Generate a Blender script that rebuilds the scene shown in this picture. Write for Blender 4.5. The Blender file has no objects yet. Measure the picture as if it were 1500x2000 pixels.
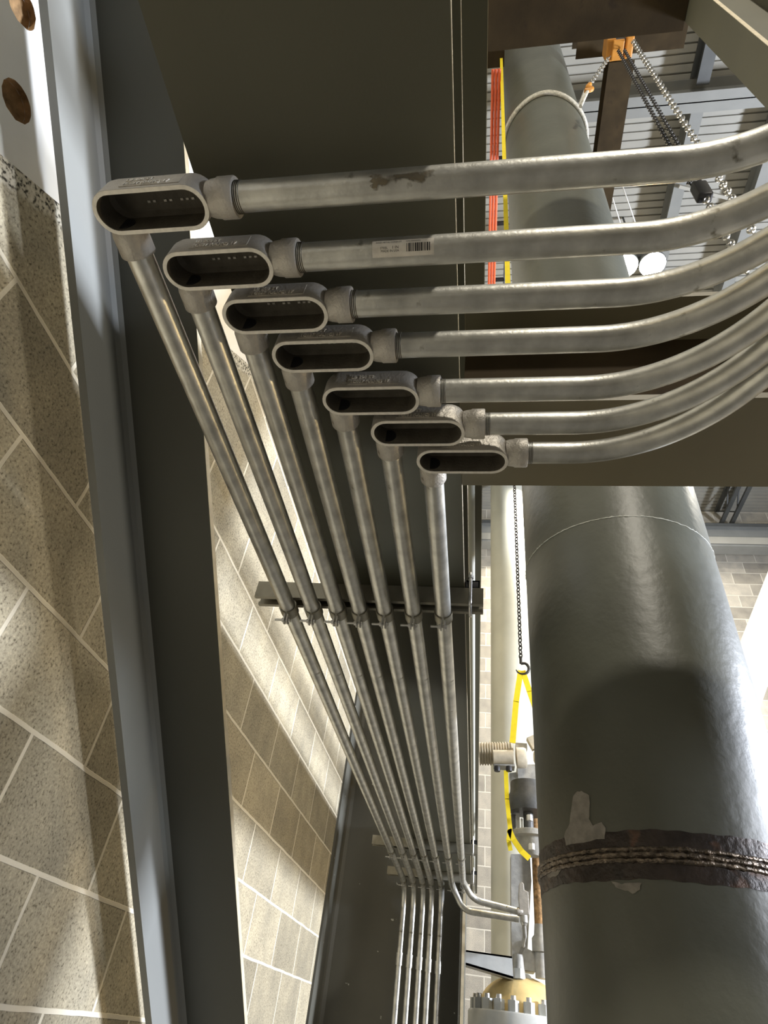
import bpy, bmesh, math, random
from mathutils import Vector, Matrix
random.seed(7)
PI = math.pi
C = bpy.context.scene.collection

# ------------------------------------------------------------------ camera
F = 1181.0
def _v(x, y): return Vector((x - 750, y - 1000, F))
CZ = _v(957, -364).normalized()
CY = _v(928, 2050); CY = (CY - CZ * CY.dot(CZ)).normalized()
CX = CY.cross(CZ)
if CX.x < 0: CX = -CX
def ray(px, py):
    r = _v(px, py); return Vector((CX.dot(r), CY.dot(r), CZ.dot(r)))
def at(px, py, x=None, y=None, z=None):
    """measured point: photograph pixel -> place, given one known coordinate"""
    r = ray(px, py)
    if x is not None: return r * (x / r.x)
    if y is not None: return r * (y / r.y)
    return r * (z / r.z)
cam_d = bpy.data.cameras.new('camera'); cam = bpy.data.objects.new('camera', cam_d); C.objects.link(cam)
cam_d.sensor_fit = 'HORIZONTAL'; cam_d.sensor_width = 36; cam_d.lens = 36 * F / 1500
cam_d.clip_start = .02; cam_d.clip_end = 100
right = Vector((CX.x, CY.x, CZ.x)); up = -Vector((CX.y, CY.y, CZ.y)); back = -Vector((CX.z, CY.z, CZ.z))
cam.matrix_world = Matrix(((right.x, up.x, back.x, 0), (right.y, up.y, back.y, 0), (right.z, up.z, back.z, 0), (0, 0, 0, 1)))
bpy.context.scene.camera = cam

# ------------------------------------------------------------------ world, lights, exposure
sc = bpy.context.scene
sc.view_settings.view_transform = 'Standard'; sc.view_settings.look = 'None'
sc.view_settings.gamma = 1.0; sc.view_settings.use_curve_mapping = False
sc.view_settings.exposure = 0.0
wd = bpy.data.worlds.new('world'); sc.world = wd; wd.use_nodes = True
wd.node_tree.nodes['Background'].inputs[0].default_value = (.55, .6, .7, 1)
wd.node_tree.nodes['Background'].inputs[1].default_value = .15

def area(name, loc, target, size, power, color, sy=None):
    l = bpy.data.lights.new(name, 'AREA'); l.energy = power; l.color = color
    l.shape = 'RECTANGLE' if sy else 'DISK'; l.size = size
    if sy: l.size_y = sy
    o = bpy.data.objects.new(name, l); C.objects.link(o); o.location = loc
    o.rotation_euler = (Vector(target) - Vector(loc)).to_track_quat('-Z', 'Y').to_euler()
    return o
WARM = (1, .74, .38); COOL = (.82, .88, 1.0); NEUT = (1, .93, .80)
area('daylight_door', (6.8, 2.9, 2.15), (-.9, 2.2, .8), 1.0, 1350, COOL, .9)
la = area('daylight_low_opening', (6.5, -.8, 1.45), (-.8, 1.15, .35), .6, 34, COOL, .4); la.data.spread = math.radians(70)
area('high_bay_over_aisle', (1.49, 3.1, 5.82), (1.2, 2.6, 0), .34, 90, WARM)
area('high_bay_behind', (1.7, -3.6, 4.95), (.3, .6, .8), .4, 230, NEUT)
area('high_bay_right', (4.6, 4.6, 6.2), (3.0, 4.8, 0), .45, 130, NEUT)
area('high_bay_far', (1.2, 6.4, 6.3), (1.2, 7.2, 0), .45, 260, NEUT)
area('warm_side_fill', (5.4, .4, .9), (-.8, 1.0, .5), .3, 38, WARM)  # added fill with no known fixture, warms the left wall
area('warm_low_fill', (4.8, 3.1, -.35), (-.8, 2.6, .7), .3, 34, WARM)  # added fill standing in for warm bounce on the wall below the beam

# ------------------------------------------------------------------ materials
def nt(name):
    m = bpy.data.materials.new(name); m.use_nodes = True
    t = m.node_tree; b = t.nodes['Principled BSDF']; return m, t, b
def N(t, kind, **kw):
    n = t.nodes.new(kind)
    for k, v in kw.items(): setattr(n, k, v)
    return n
def ramp(t, src, stops):
    r = N(t, 'ShaderNodeValToRGB'); e = r.color_ramp.elements
    while len(e) < len(stops): e.new(.5)
    for el, (p, c) in zip(e, stops):
        el.position = p; el.color = (*c, 1) if len(c) == 3 else c
    t.links.new(src, r.inputs[0]); return r
def surf(name, base, var=.12, scale=6, rough=.5, metal=0., bump=.0, bscale=60, rust=None, chips=None, spec=.5, stretch=None):
    """painted or metal surface with cloudy tone, fine bump, optional rust spots and paint chips"""
    m, t, b = nt(name)
    tc = N(t, 'ShaderNodeTexCoord'); vec = tc.outputs['Object']
    if stretch:
        mp = N(t, 'ShaderNodeMapping'); mp.inputs['Scale'].default_value = stretch
        t.links.new(vec, mp.inputs[0]); vec = mp.outputs[0]
    n = N(t, 'ShaderNodeTexNoise'); n.inputs['Scale'].default_value = scale; n.inputs['Detail'].default_value = 6
    t.links.new(vec, n.inputs['Vector'])
    lo = [max(0, c * (1 - var)) for c in base]; hi = [min(1, c * (1 + var)) for c in base]
    col = ramp(t, n.outputs['Fac'], [(.3, lo), (.7, hi)]).outputs[0]
    if rust:
        rc, thr, rs = rust
        n2 = N(t, 'ShaderNodeTexNoise'); n2.inputs['Scale'].default_value = rs; n2.inputs['Detail'].default_value = 8
        t.links.new(vec, n2.inputs['Vector'])
        f = ramp(t, n2.outputs['Fac'], [(thr, (0, 0, 0)), (thr + .08, (1, 1, 1))])
        mx = N(t, 'ShaderNodeMixRGB'); t.links.new(f.outputs[0], mx.inputs[0]); t.links.new(col, mx.inputs[1])
        mx.inputs[2].default_value = (*rc, 1); col = mx.outputs[0]
    if chips:
        rc, thr, rs = chips
        n3 = N(t, 'ShaderNodeTexNoise'); n3.inputs['Scale'].default_value = rs; n3.inputs['Detail'].default_value = 3
        t.links.new(vec, n3.inputs['Vector'])
        f = ramp(t, n3.outputs['Fac'], [(thr, (0, 0, 0)), (thr + .015, (1, 1, 1))])
        mx = N(t, 'ShaderNodeMixRGB'); t.links.new(f.outputs[0], mx.inputs[0]); t.links.new(col, mx.inputs[1])
        mx.inputs[2].default_value = (*rc, 1); col = mx.outputs[0]
    t.links.new(col, b.inputs['Base Color'])
    b.inputs['Roughness'].default_value = rough; b.inputs['Metallic'].default_value = metal
    b.inputs['Specular IOR Level'].default_value = spec
    if bump:
        n4 = N(t, 'ShaderNodeTexNoise'); n4.inputs['Scale'].default_value = bscale; n4.inputs['Detail'].default_value = 5
        t.links.new(tc.outputs['Object'], n4.inputs['Vector'])
        bp = N(t, 'ShaderNodeBump'); bp.inputs['Strength'].default_value = bump; bp.inputs['Distance'].default_value = .004
        t.links.new(n4.outputs['Fac'], bp.inputs['Height']); t.links.new(bp.outputs[0], b.inputs['Normal'])
    return m
def cmu(name, axes, off, block, mortar, contrast=.25, msize=.0055):
    m, t, b = nt(name)
    g = N(t, 'ShaderNodeNewGeometry'); s = N(t, 'ShaderNodeSeparateXYZ'); t.links.new(g.outputs['Position'], s.inputs[0])
    cb = N(t, 'ShaderNodeCombineXYZ')
    for i, a in enumerate(axes):
        ad = N(t, 'ShaderNodeMath', operation='ADD'); ad.inputs[1].default_value = off[i]
        t.links.new(s.outputs[a], ad.inputs[0]); t.links.new(ad.outputs[0], cb.inputs[i])
    # slightly wobbly joints
    w = N(t, 'ShaderNodeTexNoise'); w.inputs['Scale'].default_value = 9; t.links.new(g.outputs['Position'], w.inputs['Vector'])
    sb = N(t, 'ShaderNodeVectorMath', operation='SUBTRACT'); sb.inputs[1].default_value = (.5, .5, .5); t.links.new(w.outputs['Color'], sb.inputs[0])
    sl = N(t, 'ShaderNodeVectorMath', operation='SCALE'); sl.inputs['Scale'].default_value = .006; t.links.new(sb.outputs[0], sl.inputs[0])
    av = N(t, 'ShaderNodeVectorMath', operation='ADD'); t.links.new(cb.outputs[0], av.inputs[0]); t.links.new(sl.outputs[0], av.inputs[1])
    br = N(t, 'ShaderNodeTexBrick'); br.offset = .5; br.offset_frequency = 2; br.squash = 1
    br.inputs['Scale'].default_value = 1; br.inputs['Mortar Size'].default_value = msize
    br.inputs['Mortar Smooth'].default_value = .25; br.inputs['Brick Width'].default_value = .4064; br.inputs['Row Height'].default_value = .2032
    br.inputs['Color1'].default_value = (*[c * (1 + contrast * .6) for c in block], 1)
    br.inputs['Color2'].default_value = (*[c * (1 - contrast) for c in block], 1)
    br.inputs['Mortar'].default_value = (*mortar, 1); t.links.new(av.outputs[0], br.inputs['Vector'])
    # grain and pits of the blocks
    n = N(t, 'ShaderNodeTexNoise'); n.inputs['Scale'].default_value = 165; n.inputs['Detail'].default_value = 7; n.inputs['Roughness'].default_value = .72
    t.links.new(g.outputs['Position'], n.inputs['Vector'])
    n2 = N(t, 'ShaderNodeTexNoise'); n2.inputs['Scale'].default_value = 7; n2.inputs['Detail'].default_value = 5; t.links.new(g.outputs['Position'], n2.inputs['Vector'])
    r1 = ramp(t, n.outputs['Fac'], [(.36, (.30, .29, .27)), (.45, (.86, .86, .86)), (.55, (.98, .98, .98)), (.68, (1.35, 1.33, 1.3))])
    r2 = ramp(t, n2.outputs['Fac'], [(.3, (.8, .8, .8)), (.7, (1.12, 1.1, 1.06))])
    mA = N(t, 'ShaderNodeMixRGB', blend_type='MULTIPLY'); mA.inputs[0].default_value = 1
    t.links.new(r1.outputs[0], mA.inputs[1]); t.links.new(r2.outputs[0], mA.inputs[2])
    mB = N(t, 'ShaderNodeMixRGB', blend_type='MULTIPLY'); t.links.new(br.outputs['Color'], mB.inputs[1]); t.links.new(mA.outputs[0], mB.inputs[2])
    inv = N(t, 'ShaderNodeMath', operation='SUBTRACT'); inv.inputs[0].default_value = 1; t.links.new(br.outputs['Fac'], inv.inputs[1])
    t.links.new(inv.outputs[0], mB.inputs[0])
    t.links.new(mB.outputs[0], b.inputs['Base Color']); b.inputs['Roughness'].default_value = .93; b.inputs['Specular IOR Level'].default_value = .15
    hs = N(t, 'ShaderNodeMath', operation='MULTIPLY_ADD'); hs.inputs[1].default_value = .35
    t.links.new(n.outputs['Fac'], hs.inputs[0]); t.links.new(br.outputs['Fac'], hs.inputs[2])
    bp = N(t, 'ShaderNodeBump'); bp.inputs['Strength'].default_value = .55; bp.inputs['Distance'].default_value = .004
    t.links.new(hs.outputs[0], bp.inputs['Height']); t.links.new(bp.outputs[0], b.inputs['Normal'])
    return m
def emit(name, col, s):
    m, t, b = nt(name); b.inputs['Base Color'].default_value = (*col, 1)
    b.inputs['Emission Color'].default_value = (*col, 1); b.inputs['Emission Strength'].default_value = s; return m

M = dict(
    galv=surf('galvanized_conduit', (.62, .61, .56), .24, 26, .37, .86, .10, 160, rust=((.22, .20, .15), .66, 34)),
    cast=surf('cast_fitting', (.50, .47, .42), .15, 40, .52, .55, .35, 260, rust=((.20, .16, .11), .66, 60)),
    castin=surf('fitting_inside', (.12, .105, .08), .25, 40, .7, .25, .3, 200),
    rim=surf('machined_rim', (.80, .76, .68), .12, 90, .5, .45, .2, 300),
    paint=surf('grey_painted_steel', (.105, .10, .066), .10, 3, .6, 0, .06, 220, rust=((.05, .04, .03), .78, 40)),
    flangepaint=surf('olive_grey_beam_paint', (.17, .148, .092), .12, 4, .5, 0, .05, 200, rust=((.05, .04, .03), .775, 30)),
    edge=surf('lit_beam_edge', (.62, .54, .38), .15, 30, .6, 0),  # pale colour stands for light caught on the thin steel edges
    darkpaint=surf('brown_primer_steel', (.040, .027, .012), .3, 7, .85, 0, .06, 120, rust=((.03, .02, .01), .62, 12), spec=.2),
    brace=surf('lit_brace_paint', (.25, .255, .24), .06, 2, .5, 0, .04, 200, chips=((.7, .7, .68), .80, 55)),
    brace_shade=surf('shaded_brace_paint', (.075, .075, .06), .06, 2, .55, 0, .04, 200),  # same brace paint, darkened for the shaded underside
    light=surf('light_grey_plate', (.66, .65, .61), .08, 6, .5, 0, .04, 100, chips=((.35, .33, .3), .76, 30)),
    rusty=surf('rusty_hole', (.33, .20, .09), .5, 45, .9, 0, .6, 90),
    column=surf('column_paint', (.11, .108, .09), .10, 4, .42, 0, .05, 160, chips=((.60, .60, .56), .71, 17)),
    pipe=surf('grey_green_pipe', (.092, .094, .073), .14, 5, .42, .0, .30, 34, chips=((.42, .42, .38), .80, 26)),
    weld=surf('burnt_weld_band', (.035, .025, .020), .5, 30, .42, .3, .6, 80, rust=((.10, .055, .035), .60, 22)),
    bead=surf('weld_bead', (.16, .13, .10), .6, 90, .33, .85, .9, 160),
    patch=surf('primer_patch', (.24, .22, .19), .2, 60, .7, 0, .3, 120),
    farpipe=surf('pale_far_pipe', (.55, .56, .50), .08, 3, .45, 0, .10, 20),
    strut=surf('strut_channel', (.30, .28, .22), .12, 30, .45, .5, .05, 100),
    zinc=surf('zinc_hardware', (.62, .61, .58), .15, 80, .35, .85, .1, 200),
    thread=surf('dark_thread', (.10, .09, .07), .3, 90, .5, .6),
    deck=surf('roof_deck', (.36, .35, .31), .08, 3, .5, 0),
    roofsteel=surf('roof_steel', (.22, .225, .215), .08, 4, .55, 0),
    darksteel=surf('dark_roof_steel', (.08, .085, .085), .15, 6, .6, 0),
    floor=surf('concrete_floor', (.07, .065, .055), .15, 2, .8, 0),
    plaster=surf('far_wall_paint', (.15, .14, .12), .08, 2, .8, 0),
    red=surf('red_orange_pipe', (.78, .12, .035), .10, 20, .4, 0),
    black=surf('black_steel', (.018, .018, .02), .2, 20, .5, .2),
    yellow=surf('yellow_webbing', (.80, .62, .01), .06, 30, .75, 0, .2, 200),
    ochre=surf('ochre_dome', (.62, .47, .21), .14, 12, .6, 0, .2, 60),
    beige=surf('beige_actuator', (.50, .44, .33), .12, 30, .6, 0, .15, 100),
    valve=surf('grey_valve', (.36, .35, .32), .18, 26, .55, 0, .3, 90),
    darkvalve=surf('dark_valve', (.07, .07, .066), .2, 26, .5, .1, .2, 90),
    flange=surf('pale_flange', (.52, .54, .54), .1, 12, .5, 0, .1, 60),
    rope=surf('pipe_rope', (.52, .50, .43), .3, 70, .85, 0, .5, 150),
    chain=surf('steel_chain', (.42, .41, .38), .2, 80, .3, .9),
    darkchain=surf('dark_chain', (.03, .028, .026), .3, 80, .5, .4),
    orange=surf('orange_hoist', (.52, .22, .03), .15, 20, .5, 0),
    sticker=surf('sticker_paper', (.74, .69, .60), .12, 60, .7, 0),
    ink=surf('sticker_ink', (.05, .045, .04), .2, 60, .7, 0),
    redtag=surf('red_tag', (.65, .05, .04), .1, 20, .5, 0),
    white=surf('white_label', (.8, .8, .78), .05, 20, .6, 0),
    stain=surf('brown_pipe_stain', (.20, .165, .105), .4, 55, .6, .35),
    lens=emit('lamp_lens', (1, .95, .78), 60),
    wall_left=cmu('block_wall_left', ('Y', 'Z'), (-.6749 + .4064 * 8, -.7725 + .2032 * 20), (.42, .375, .275), (.68, .62, .49)),
    wall_far=cmu('block_wall_far', ('X', 'Z'), (.12 + 4.064, .03 + 4.064), (.50, .465, .40), (.66, .62, .53), .3, .007),
)

# ------------------------------------------------------------------ builders
def stain_alpha():
    t = M['stain'].node_tree; b = t.nodes['Principled BSDF']; tc = N(t, 'ShaderNodeTexCoord')
    n = N(t, 'ShaderNodeTexNoise'); n.inputs['Scale'].default_value = 55; n.inputs['Detail'].default_value = 7; t.links.new(tc.outputs['Object'], n.inputs['Vector'])
    g = N(t, 'ShaderNodeSeparateXYZ'); t.links.new(tc.outputs['Generated'], g.inputs[0])
    m1 = N(t, 'ShaderNodeMath', operation='PINGPONG'); m1.inputs[1].default_value = .5; t.links.new(g.outputs['X'], m1.inputs[0])
    m2 = N(t, 'ShaderNodeMath', operation='PINGPONG'); m2.inputs[1].default_value = .5; t.links.new(g.outputs['Z'], m2.inputs[0])
    mm = N(t, 'ShaderNodeMath', operation='MINIMUM'); t.links.new(m1.outputs[0], mm.inputs[0]); t.links.new(m2.outputs[0], mm.inputs[1])
    ad = N(t, 'ShaderNodeMath', operation='MULTIPLY_ADD'); ad.inputs[1].default_value = 1.1; t.links.new(mm.outputs[0], ad.inputs[0]); t.links.new(n.outputs['Fac'], ad.inputs[2])
    r = ramp(t, ad.outputs[0], [(.60, (0, 0, 0)), (.72, (.75, .75, .75))]); t.links.new(r.outputs[0], b.inputs['Alpha'])
stain_alpha()
def ragged_edge():
    # broken, mortar-smeared band along the slanting cut of the left wall
    t = M['wall_left'].node_tree; b = t.nodes['Principled BSDF']; src = b.inputs['Base Color'].links[0].from_socket
    g = N(t, 'ShaderNodeNewGeometry'); sx = N(t, 'ShaderNodeSeparateXYZ'); t.links.new(g.outputs['Position'], sx.inputs[0])
    a = N(t, 'ShaderNodeMath', operation='MULTIPLY_ADD'); a.inputs[1].default_value = -.745; t.links.new(sx.outputs['Y'], a.inputs[0]); t.links.new(sx.outputs['Z'], a.inputs[2])
    n = N(t, 'ShaderNodeTexNoise'); n.inputs['Scale'].default_value = 38; n.inputs['Detail'].default_value = 6; t.links.new(g.outputs['Position'], n.inputs['Vector'])
    c = N(t, 'ShaderNodeMath', operation='MULTIPLY_ADD'); c.inputs[1].default_value = .06; t.links.new(n.outputs['Fac'], c.inputs[0]); t.links.new(a.outputs[0], c.inputs[2])
    d0 = .8783 + .03
    mr = N(t, 'ShaderNodeMapRange'); mr.inputs['From Min'].default_value = d0 - .062; mr.inputs['From Max'].default_value = d0 - .045; t.links.new(c.outputs[0], mr.inputs['Value'])
    n2 = N(t, 'ShaderNodeTexNoise'); n2.inputs['Scale'].default_value = 120; n2.inputs['Detail'].default_value = 4; t.links.new(g.outputs['Position'], n2.inputs['Vector'])
    r = ramp(t, n2.outputs['Fac'], [(.38, (.05, .045, .035)), (.5, (.52, .48, .38)), (.7, (.66, .62, .52))])
    mx = N(t, 'ShaderNodeMixRGB'); t.links.new(mr.outputs[0], mx.inputs[0]); t.links.new(src, mx.inputs[1]); t.links.new(r.outputs[0], mx.inputs[2])
    t.links.new(mx.outputs[0], b.inputs['Base Color'])
ragged_edge()
class MB:
    def __init__(self): self.v = []; self.f = []; self.s = []
    def add(self, vs, fs, smooth=False):
        n = len(self.v); self.v += [Vector(p) for p in vs]
        self.f += [[i + n for i in f] for f in fs]; self.s += [smooth] * len(fs); return self
    def box(self, a, b):
        x0, x1 = sorted((a[0], b[0])); y0, y1 = sorted((a[1], b[1])); z0, z1 = sorted((a[2], b[2]))
        return self.add([(x0, y0, z0), (x1, y0, z0), (x1, y1, z0), (x0, y1, z0), (x0, y0, z1), (x1, y0, z1), (x1, y1, z1), (x0, y1, z1)],
                        [(0, 3, 2, 1), (4, 5, 6, 7), (0, 1, 5, 4), (1, 2, 6, 5), (2, 3, 7, 6), (3, 0, 4, 7)])
    def prism(self, poly, d):
        """planar polygon (3-D points) extruded by vector d"""
        n = len(poly); d = Vector(d); p = [Vector(q) for q in poly]
        vs = p + [q + d for q in p]
        fs = [list(range(n))[::-1], [i + n for i in range(n)]] + [[i, (i + 1) % n, (i + 1) % n + n, i + n] for i in range(n)]
        return self.add(vs, fs)
    def bar(self, a, b, w, h, upv=(0, 0, 1)):
        a = Vector(a); b = Vector(b); d = (b - a).normalized(); u = Vector(upv)
        s = d.cross(u)
        if s.length < 1e-4: s = d.cross(Vector((1, 0, 0)))
        s.normalize(); u = s.cross(d).normalized()
        q = [a + s * w / 2 * i + u * h / 2 * j for i, j in ((-1, -1), (1, -1), (1, 1), (-1, 1))]
        return self.prism(q, b - a)
    def tube(self, path, r, n=24, caps=True, smooth=True, radii=None, closed=False):
        path = [Vector(p) for p in path]; m = len(path); rings = []
        t0 = (path[1] - path[0]).normalized()
        u = t0.orthogonal().normalized(); vs = []
        for i, p in enumerate(path):
            if closed: t = (path[(i + 1) % m] - path[i - 1]).normalized()
            else: t = (path[min(i + 1, m - 1)] - path[max(i - 1, 0)]).normalized()
            u = (u - t * u.dot(t)).normalized(); w = t.cross(u)
            rr = radii[i] if radii else r
            vs += [p + (u * math.cos(2 * PI * k / n) + w * math.sin(2 * PI * k / n)) * rr for k in range(n)]
        fs = []
        for i in range(m if closed else m - 1):
            j = (i + 1) % m
            for k in range(n): fs.append([i * n + k, i * n + (k + 1) % n, j * n + (k + 1) % n, j * n + k])
        self.add(vs, fs, smooth)
        if caps and not closed:
            b = len(self.v) - m * n
            self.f.append([b + k for k in range(n)][::-1]); self.s.append(False)
            self.f.append([b + (m - 1) * n + k for k in range(n)]); self.s.append(False)
        return self
    def lathe(self, base, axis, prof, n=32, smooth=True, start=None):
        """prof: list of (distance along axis, radius)"""
        base = Vector(base); a = Vector(axis).normalized(); u = a.orthogonal().normalized()
        if start is not None: u = Vector(start).normalized()
        w = a.cross(u); vs = []; fs = []
        for (h, r) in prof:
            vs += [base + a * h + (u * math.cos(2 * PI * k / n) + w * math.sin(2 * PI * k / n)) * max(r, 1e-5) for k in range(n)]
        for i in range(len(prof) - 1):
            for k in range(n): fs.append([i * n + k, i * n + (k + 1) % n, (i + 1) * n + (k + 1) % n, (i + 1) * n + k])
        b = len(self.v); self.add(vs, fs, smooth)
        self.f.append([b + k for k in range(n)][::-1]); self.s.append(False)
        self.f.append([b + (len(prof) - 1) * n + k for k in range(n)]); self.s.append(False)
        return self
    def build(self, name, mat, parent=None, origin=None, bevel=0, auto=True):
        me = bpy.data.meshes.new(name)
        if origin is None:
            if parent is not None: origin = parent['_o'] if '_o' in parent else parent.location
            else:
                xs = [v.x for v in self.v]; ys = [v.y for v in self.v]; zs = [v.z for v in self.v]
                origin = ((min(xs) + max(xs)) / 2, (min(ys) + max(ys)) / 2, min(zs))
        o3 = Vector(origin)
        me.from_pydata([v - o3 for v in self.v], [], self.f)
        me.polygons.foreach_set('use_smooth', self.s)
        me.update()
        bm = bmesh.new(); bm.from_mesh(me); bmesh.ops.remove_doubles(bm, verts=bm.verts, dist=1e-6)
        bmesh.ops.recalc_face_normals(bm, faces=bm.faces)
        if bevel:
            es = [e for e in bm.edges if len(e.link_faces) == 2 and e.calc_face_angle(0) > .6]
            bmesh.ops.bevel(bm, geom=es, offset=bevel, segments=2, affect='EDGES', profile=.6)
        for e in bm.edges:
            if len(e.link_faces) == 2 and e.calc_face_angle(0) > .75: e.smooth = False
        bm.to_mesh(me); bm.free()
        me.materials.append(mat if not isinstance(mat, str) else M[mat])
        o = bpy.data.objects.new(name, me); C.objects.link(o)
        if parent is not None:
            o.parent = parent
            # sub-parts: parent is a mesh at its thing's origin
        else: o.location = o3
        o['_o'] = [float(c) for c in o3]
        return o
def thing(name, label, cat, loc, group=None):
    o = bpy.data.objects.new(name, None); C.objects.link(o); o.empty_display_size = .05
    o.location = loc; o['label'] = label; o['category'] = cat; o['_o'] = [float(c) for c in loc]
    if group: o['group'] = group
    return o
def tag(o, label, cat, group=None):
    o['label'] = label; o['category'] = cat
    if group: o['group'] = group
    return o
def struct(o): o['kind'] = 'structure'; return o
def fillet(pts, r, n=10):
    pts = [Vector(p) for p in pts]; out = [pts[0]]
    for i in range(1, len(pts) - 1):
        a, b, c = pts[i - 1], pts[i], pts[i + 1]
        d1 = (a - b).normalized(); d2 = (c - b).normalized()
        ang = d1.angle(d2); rr = r[i - 1] if isinstance(r, (list, tuple)) else r
        t = rr / math.tan(ang / 2)
        t = min(t, (a - b).length * .49, (c - b).length * .49); rr = t * math.tan(ang / 2)
        cen = b + (d1 + d2).normalized() * (rr / math.sin(ang / 2))
        p0 = b + d1 * t; p1 = b + d2 * t; v0 = p0 - cen; v1 = p1 - cen
        for k in range(n + 1):
            ta = v0.angle(v1, 0)
            out.append(cen + (v0 * math.sin(ta * (1 - k / n)) + v1 * math.sin(ta * k / n)) / math.sin(ta) if ta > 1e-4 else p0)
    out.append(pts[-1]); return out
def ibeam(a, b, width, depth, tf=.014, tw=.01, upv=(0, 0, 1), fil=0.):
    """I-section prism from a to b; a, b are the middle of the underside"""
    a = Vector(a); b = Vector(b); d = (b - a).normalized(); s = d.cross(Vector(upv)).normalized(); u = s.cross(d)
    P = [(-width / 2, 0), (width / 2, 0), (width / 2, tf), (tw / 2, tf), (tw / 2, depth - tf), (width / 2, depth - tf), (width / 2, depth),
         (-width / 2, depth), (-width / 2, depth - tf), (-tw / 2, depth - tf), (-tw / 2, tf), (-width / 2, tf)]
    return MB().prism([a + s * x + u * y for x, y in P], b - a)

# ------------------------------------------------------------------ setting
FL = -1.6; ROOF = 7.1; WX = -.856; YW = 3.97; FARY = 8.0; RX = 7.2; BY = -4.2
struct(MB().box((WX - .8, BY - .2, FL - .1), (RX + .2, FARY + .2, FL)).build('floor', 'floor'))
# left block wall, cut off along the slope of the second brace
def cutz(y): return 1.104 + .745 * (y - .303)
ytop = 3.97
wl = MB().prism([(WX, BY, FL), (WX, YW, FL), (WX, YW, cutz(YW)), (WX, -1.0, cutz(-1.0)), (WX, BY, cutz(-1.0))], (-.2, 0, 0))
struct(wl.build('wall_left', 'wall_left'))
# upper part of the wall stands above the second brace
dz = .62
wu = MB().prism([(WX, -1.0, cutz(-1.0) + dz), (WX, YW, cutz(YW) + dz), (WX, YW, ROOF), (WX, BY, ROOF), (WX, BY, cutz(-1.0) + dz)], (-.2, 0, 0))
struct(wu.build('wall_left', 'wall_left'))
struct(MB().box((WX - .42, BY, FL), (WX - .30, FARY, ROOF)).build('wall_left', 'wall_left'))
struct(MB().box((WX - .3, FARY, FL), (RX + .2, FARY + .2, ROOF)).build('wall_back', 'wall_far'))
struct(MB().box((WX - .3, BY - .2, FL), (RX + .2, BY, ROOF)).build('wall_front', 'plaster'))
struct(MB().box((RX, BY, FL), (RX + .2, FARY, ROOF)).build('wall_right', 'plaster'))
# corrugated roof deck, ribs along X
dk = MB(); pitch = .0762; y = BY; prof = []
while y < FARY:
    prof += [(y, ROOF), (y + .058, ROOF), (y + .061, ROOF + .022), (y + .0732, ROOF + .022)]
    y += pitch
for i in range(len(prof) - 1):
    (y0, z0), (y1, z1) = prof[i], prof[i + 1]
    dk.add([(WX - .3, y0, z0), (RX, y0, z0), (RX, y1, z1), (WX - .3, y1, z1)], [(0, 1, 2, 3)])
dk.box((WX - .3, BY, ROOF + .04), (RX, FARY, ROOF + .1))
struct(dk.build('ceiling', 'deck'))

# ------------------------------------------------------------------ main beams
bt = thing('steel_beam', 'wide dark grey steel beam right above the seven back-running conduits', 'beam', (-.19, 1, .76))
BZ = .76; BD = .30; X0, X1 = -.35, -.036
ibeam(((X0 + X1) / 2, -2.5, BZ), ((X0 + X1) / 2, 4.14, BZ), X1 - X0, BD, .014, .011).build('beam_body', 'paint', bt)
MB().box((X1, -2.5, BZ + .0015), (X1 + .0008, 4.14, BZ + .0125)).build('lit_edge', 'edge', bt)  # pale strip paints the light along the flange edge
MB().box((X1, -2.5, BZ + BD - .0125), (X1 + .0008, 4.14, BZ + BD - .0015)).build('lit_edge', 'edge', bt)
xb = thing('steel_beam', 'olive grey steel cross beam spanning right behind the bent conduits', 'beam', (1.7, .70, BZ))
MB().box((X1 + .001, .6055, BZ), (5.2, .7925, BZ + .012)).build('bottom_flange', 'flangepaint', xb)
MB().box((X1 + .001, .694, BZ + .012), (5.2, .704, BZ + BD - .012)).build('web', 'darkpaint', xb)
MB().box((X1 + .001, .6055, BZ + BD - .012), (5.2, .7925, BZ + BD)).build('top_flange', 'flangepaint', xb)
# runner beam higher up, beside the main beam, and the pale pipe next to it
ub = MB().box((-.075, -2.5, 1.30), (0, 7.9, 1.307)).box((-.007, -2.5, 1.307), (0, 7.9, 1.36)).build('steel_angle', 'paint')
tag(ub, 'thin dark steel angle running high up along the wide beam right edge', 'steel angle')
MB().box((.0002, -2.5, 1.301), (.001, 7.9, 1.31)).build('lit_edge', 'edge', ub, origin=ub.location)
pp = MB().tube([(-.0335, .95, 1.262), (-.0335, 7.9, 1.262)], .013, 16).build('small_pipe', 'farpipe')
tag(pp, 'slim pale pipe running back beside the wide beam edge', 'pipe')

# ------------------------------------------------------------------ steel column behind
CWY = 4.42; CFY = 4.16
ct = thing('steel_column', 'dark grey steel column at the end of the block wall, conduits dropping down its web', 'column', (-.48, CWY, FL))
xl = at(598, 2000, y=CFY).x; xr0 = at(899, 1800, y=CFY).x; xr1 = at(909, 1800, y=CFY).x
xli = at(619, 2000, y=CWY - .02).x
MB().box((xli - .03, CWY, FL), (xr1, CWY + .02, ROOF)).build('web', 'column', ct)
MB().box((xli - .024, CFY, FL), (xli, CFY + .5, ROOF)).build('flange', 'column', ct)
MB().box((xr0, CFY, FL), (xr1, CFY + .5, ROOF)).build('flange', 'column', ct)
MB().box((xr0 + .012, CFY - .0012, FL), (xr1 - .001, CFY, .7)).build('lit_edge', 'edge', ct)
# fillet at the left web corner
fr = .03
MB().prism([(xli, CWY, FL), (xli + fr, CWY, FL), (xli + fr * .3, CWY - fr * .3, FL), (xli, CWY - fr, FL)], (0, 0, ROOF - FL)).build('web_fillet', 'column', ct)

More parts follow.
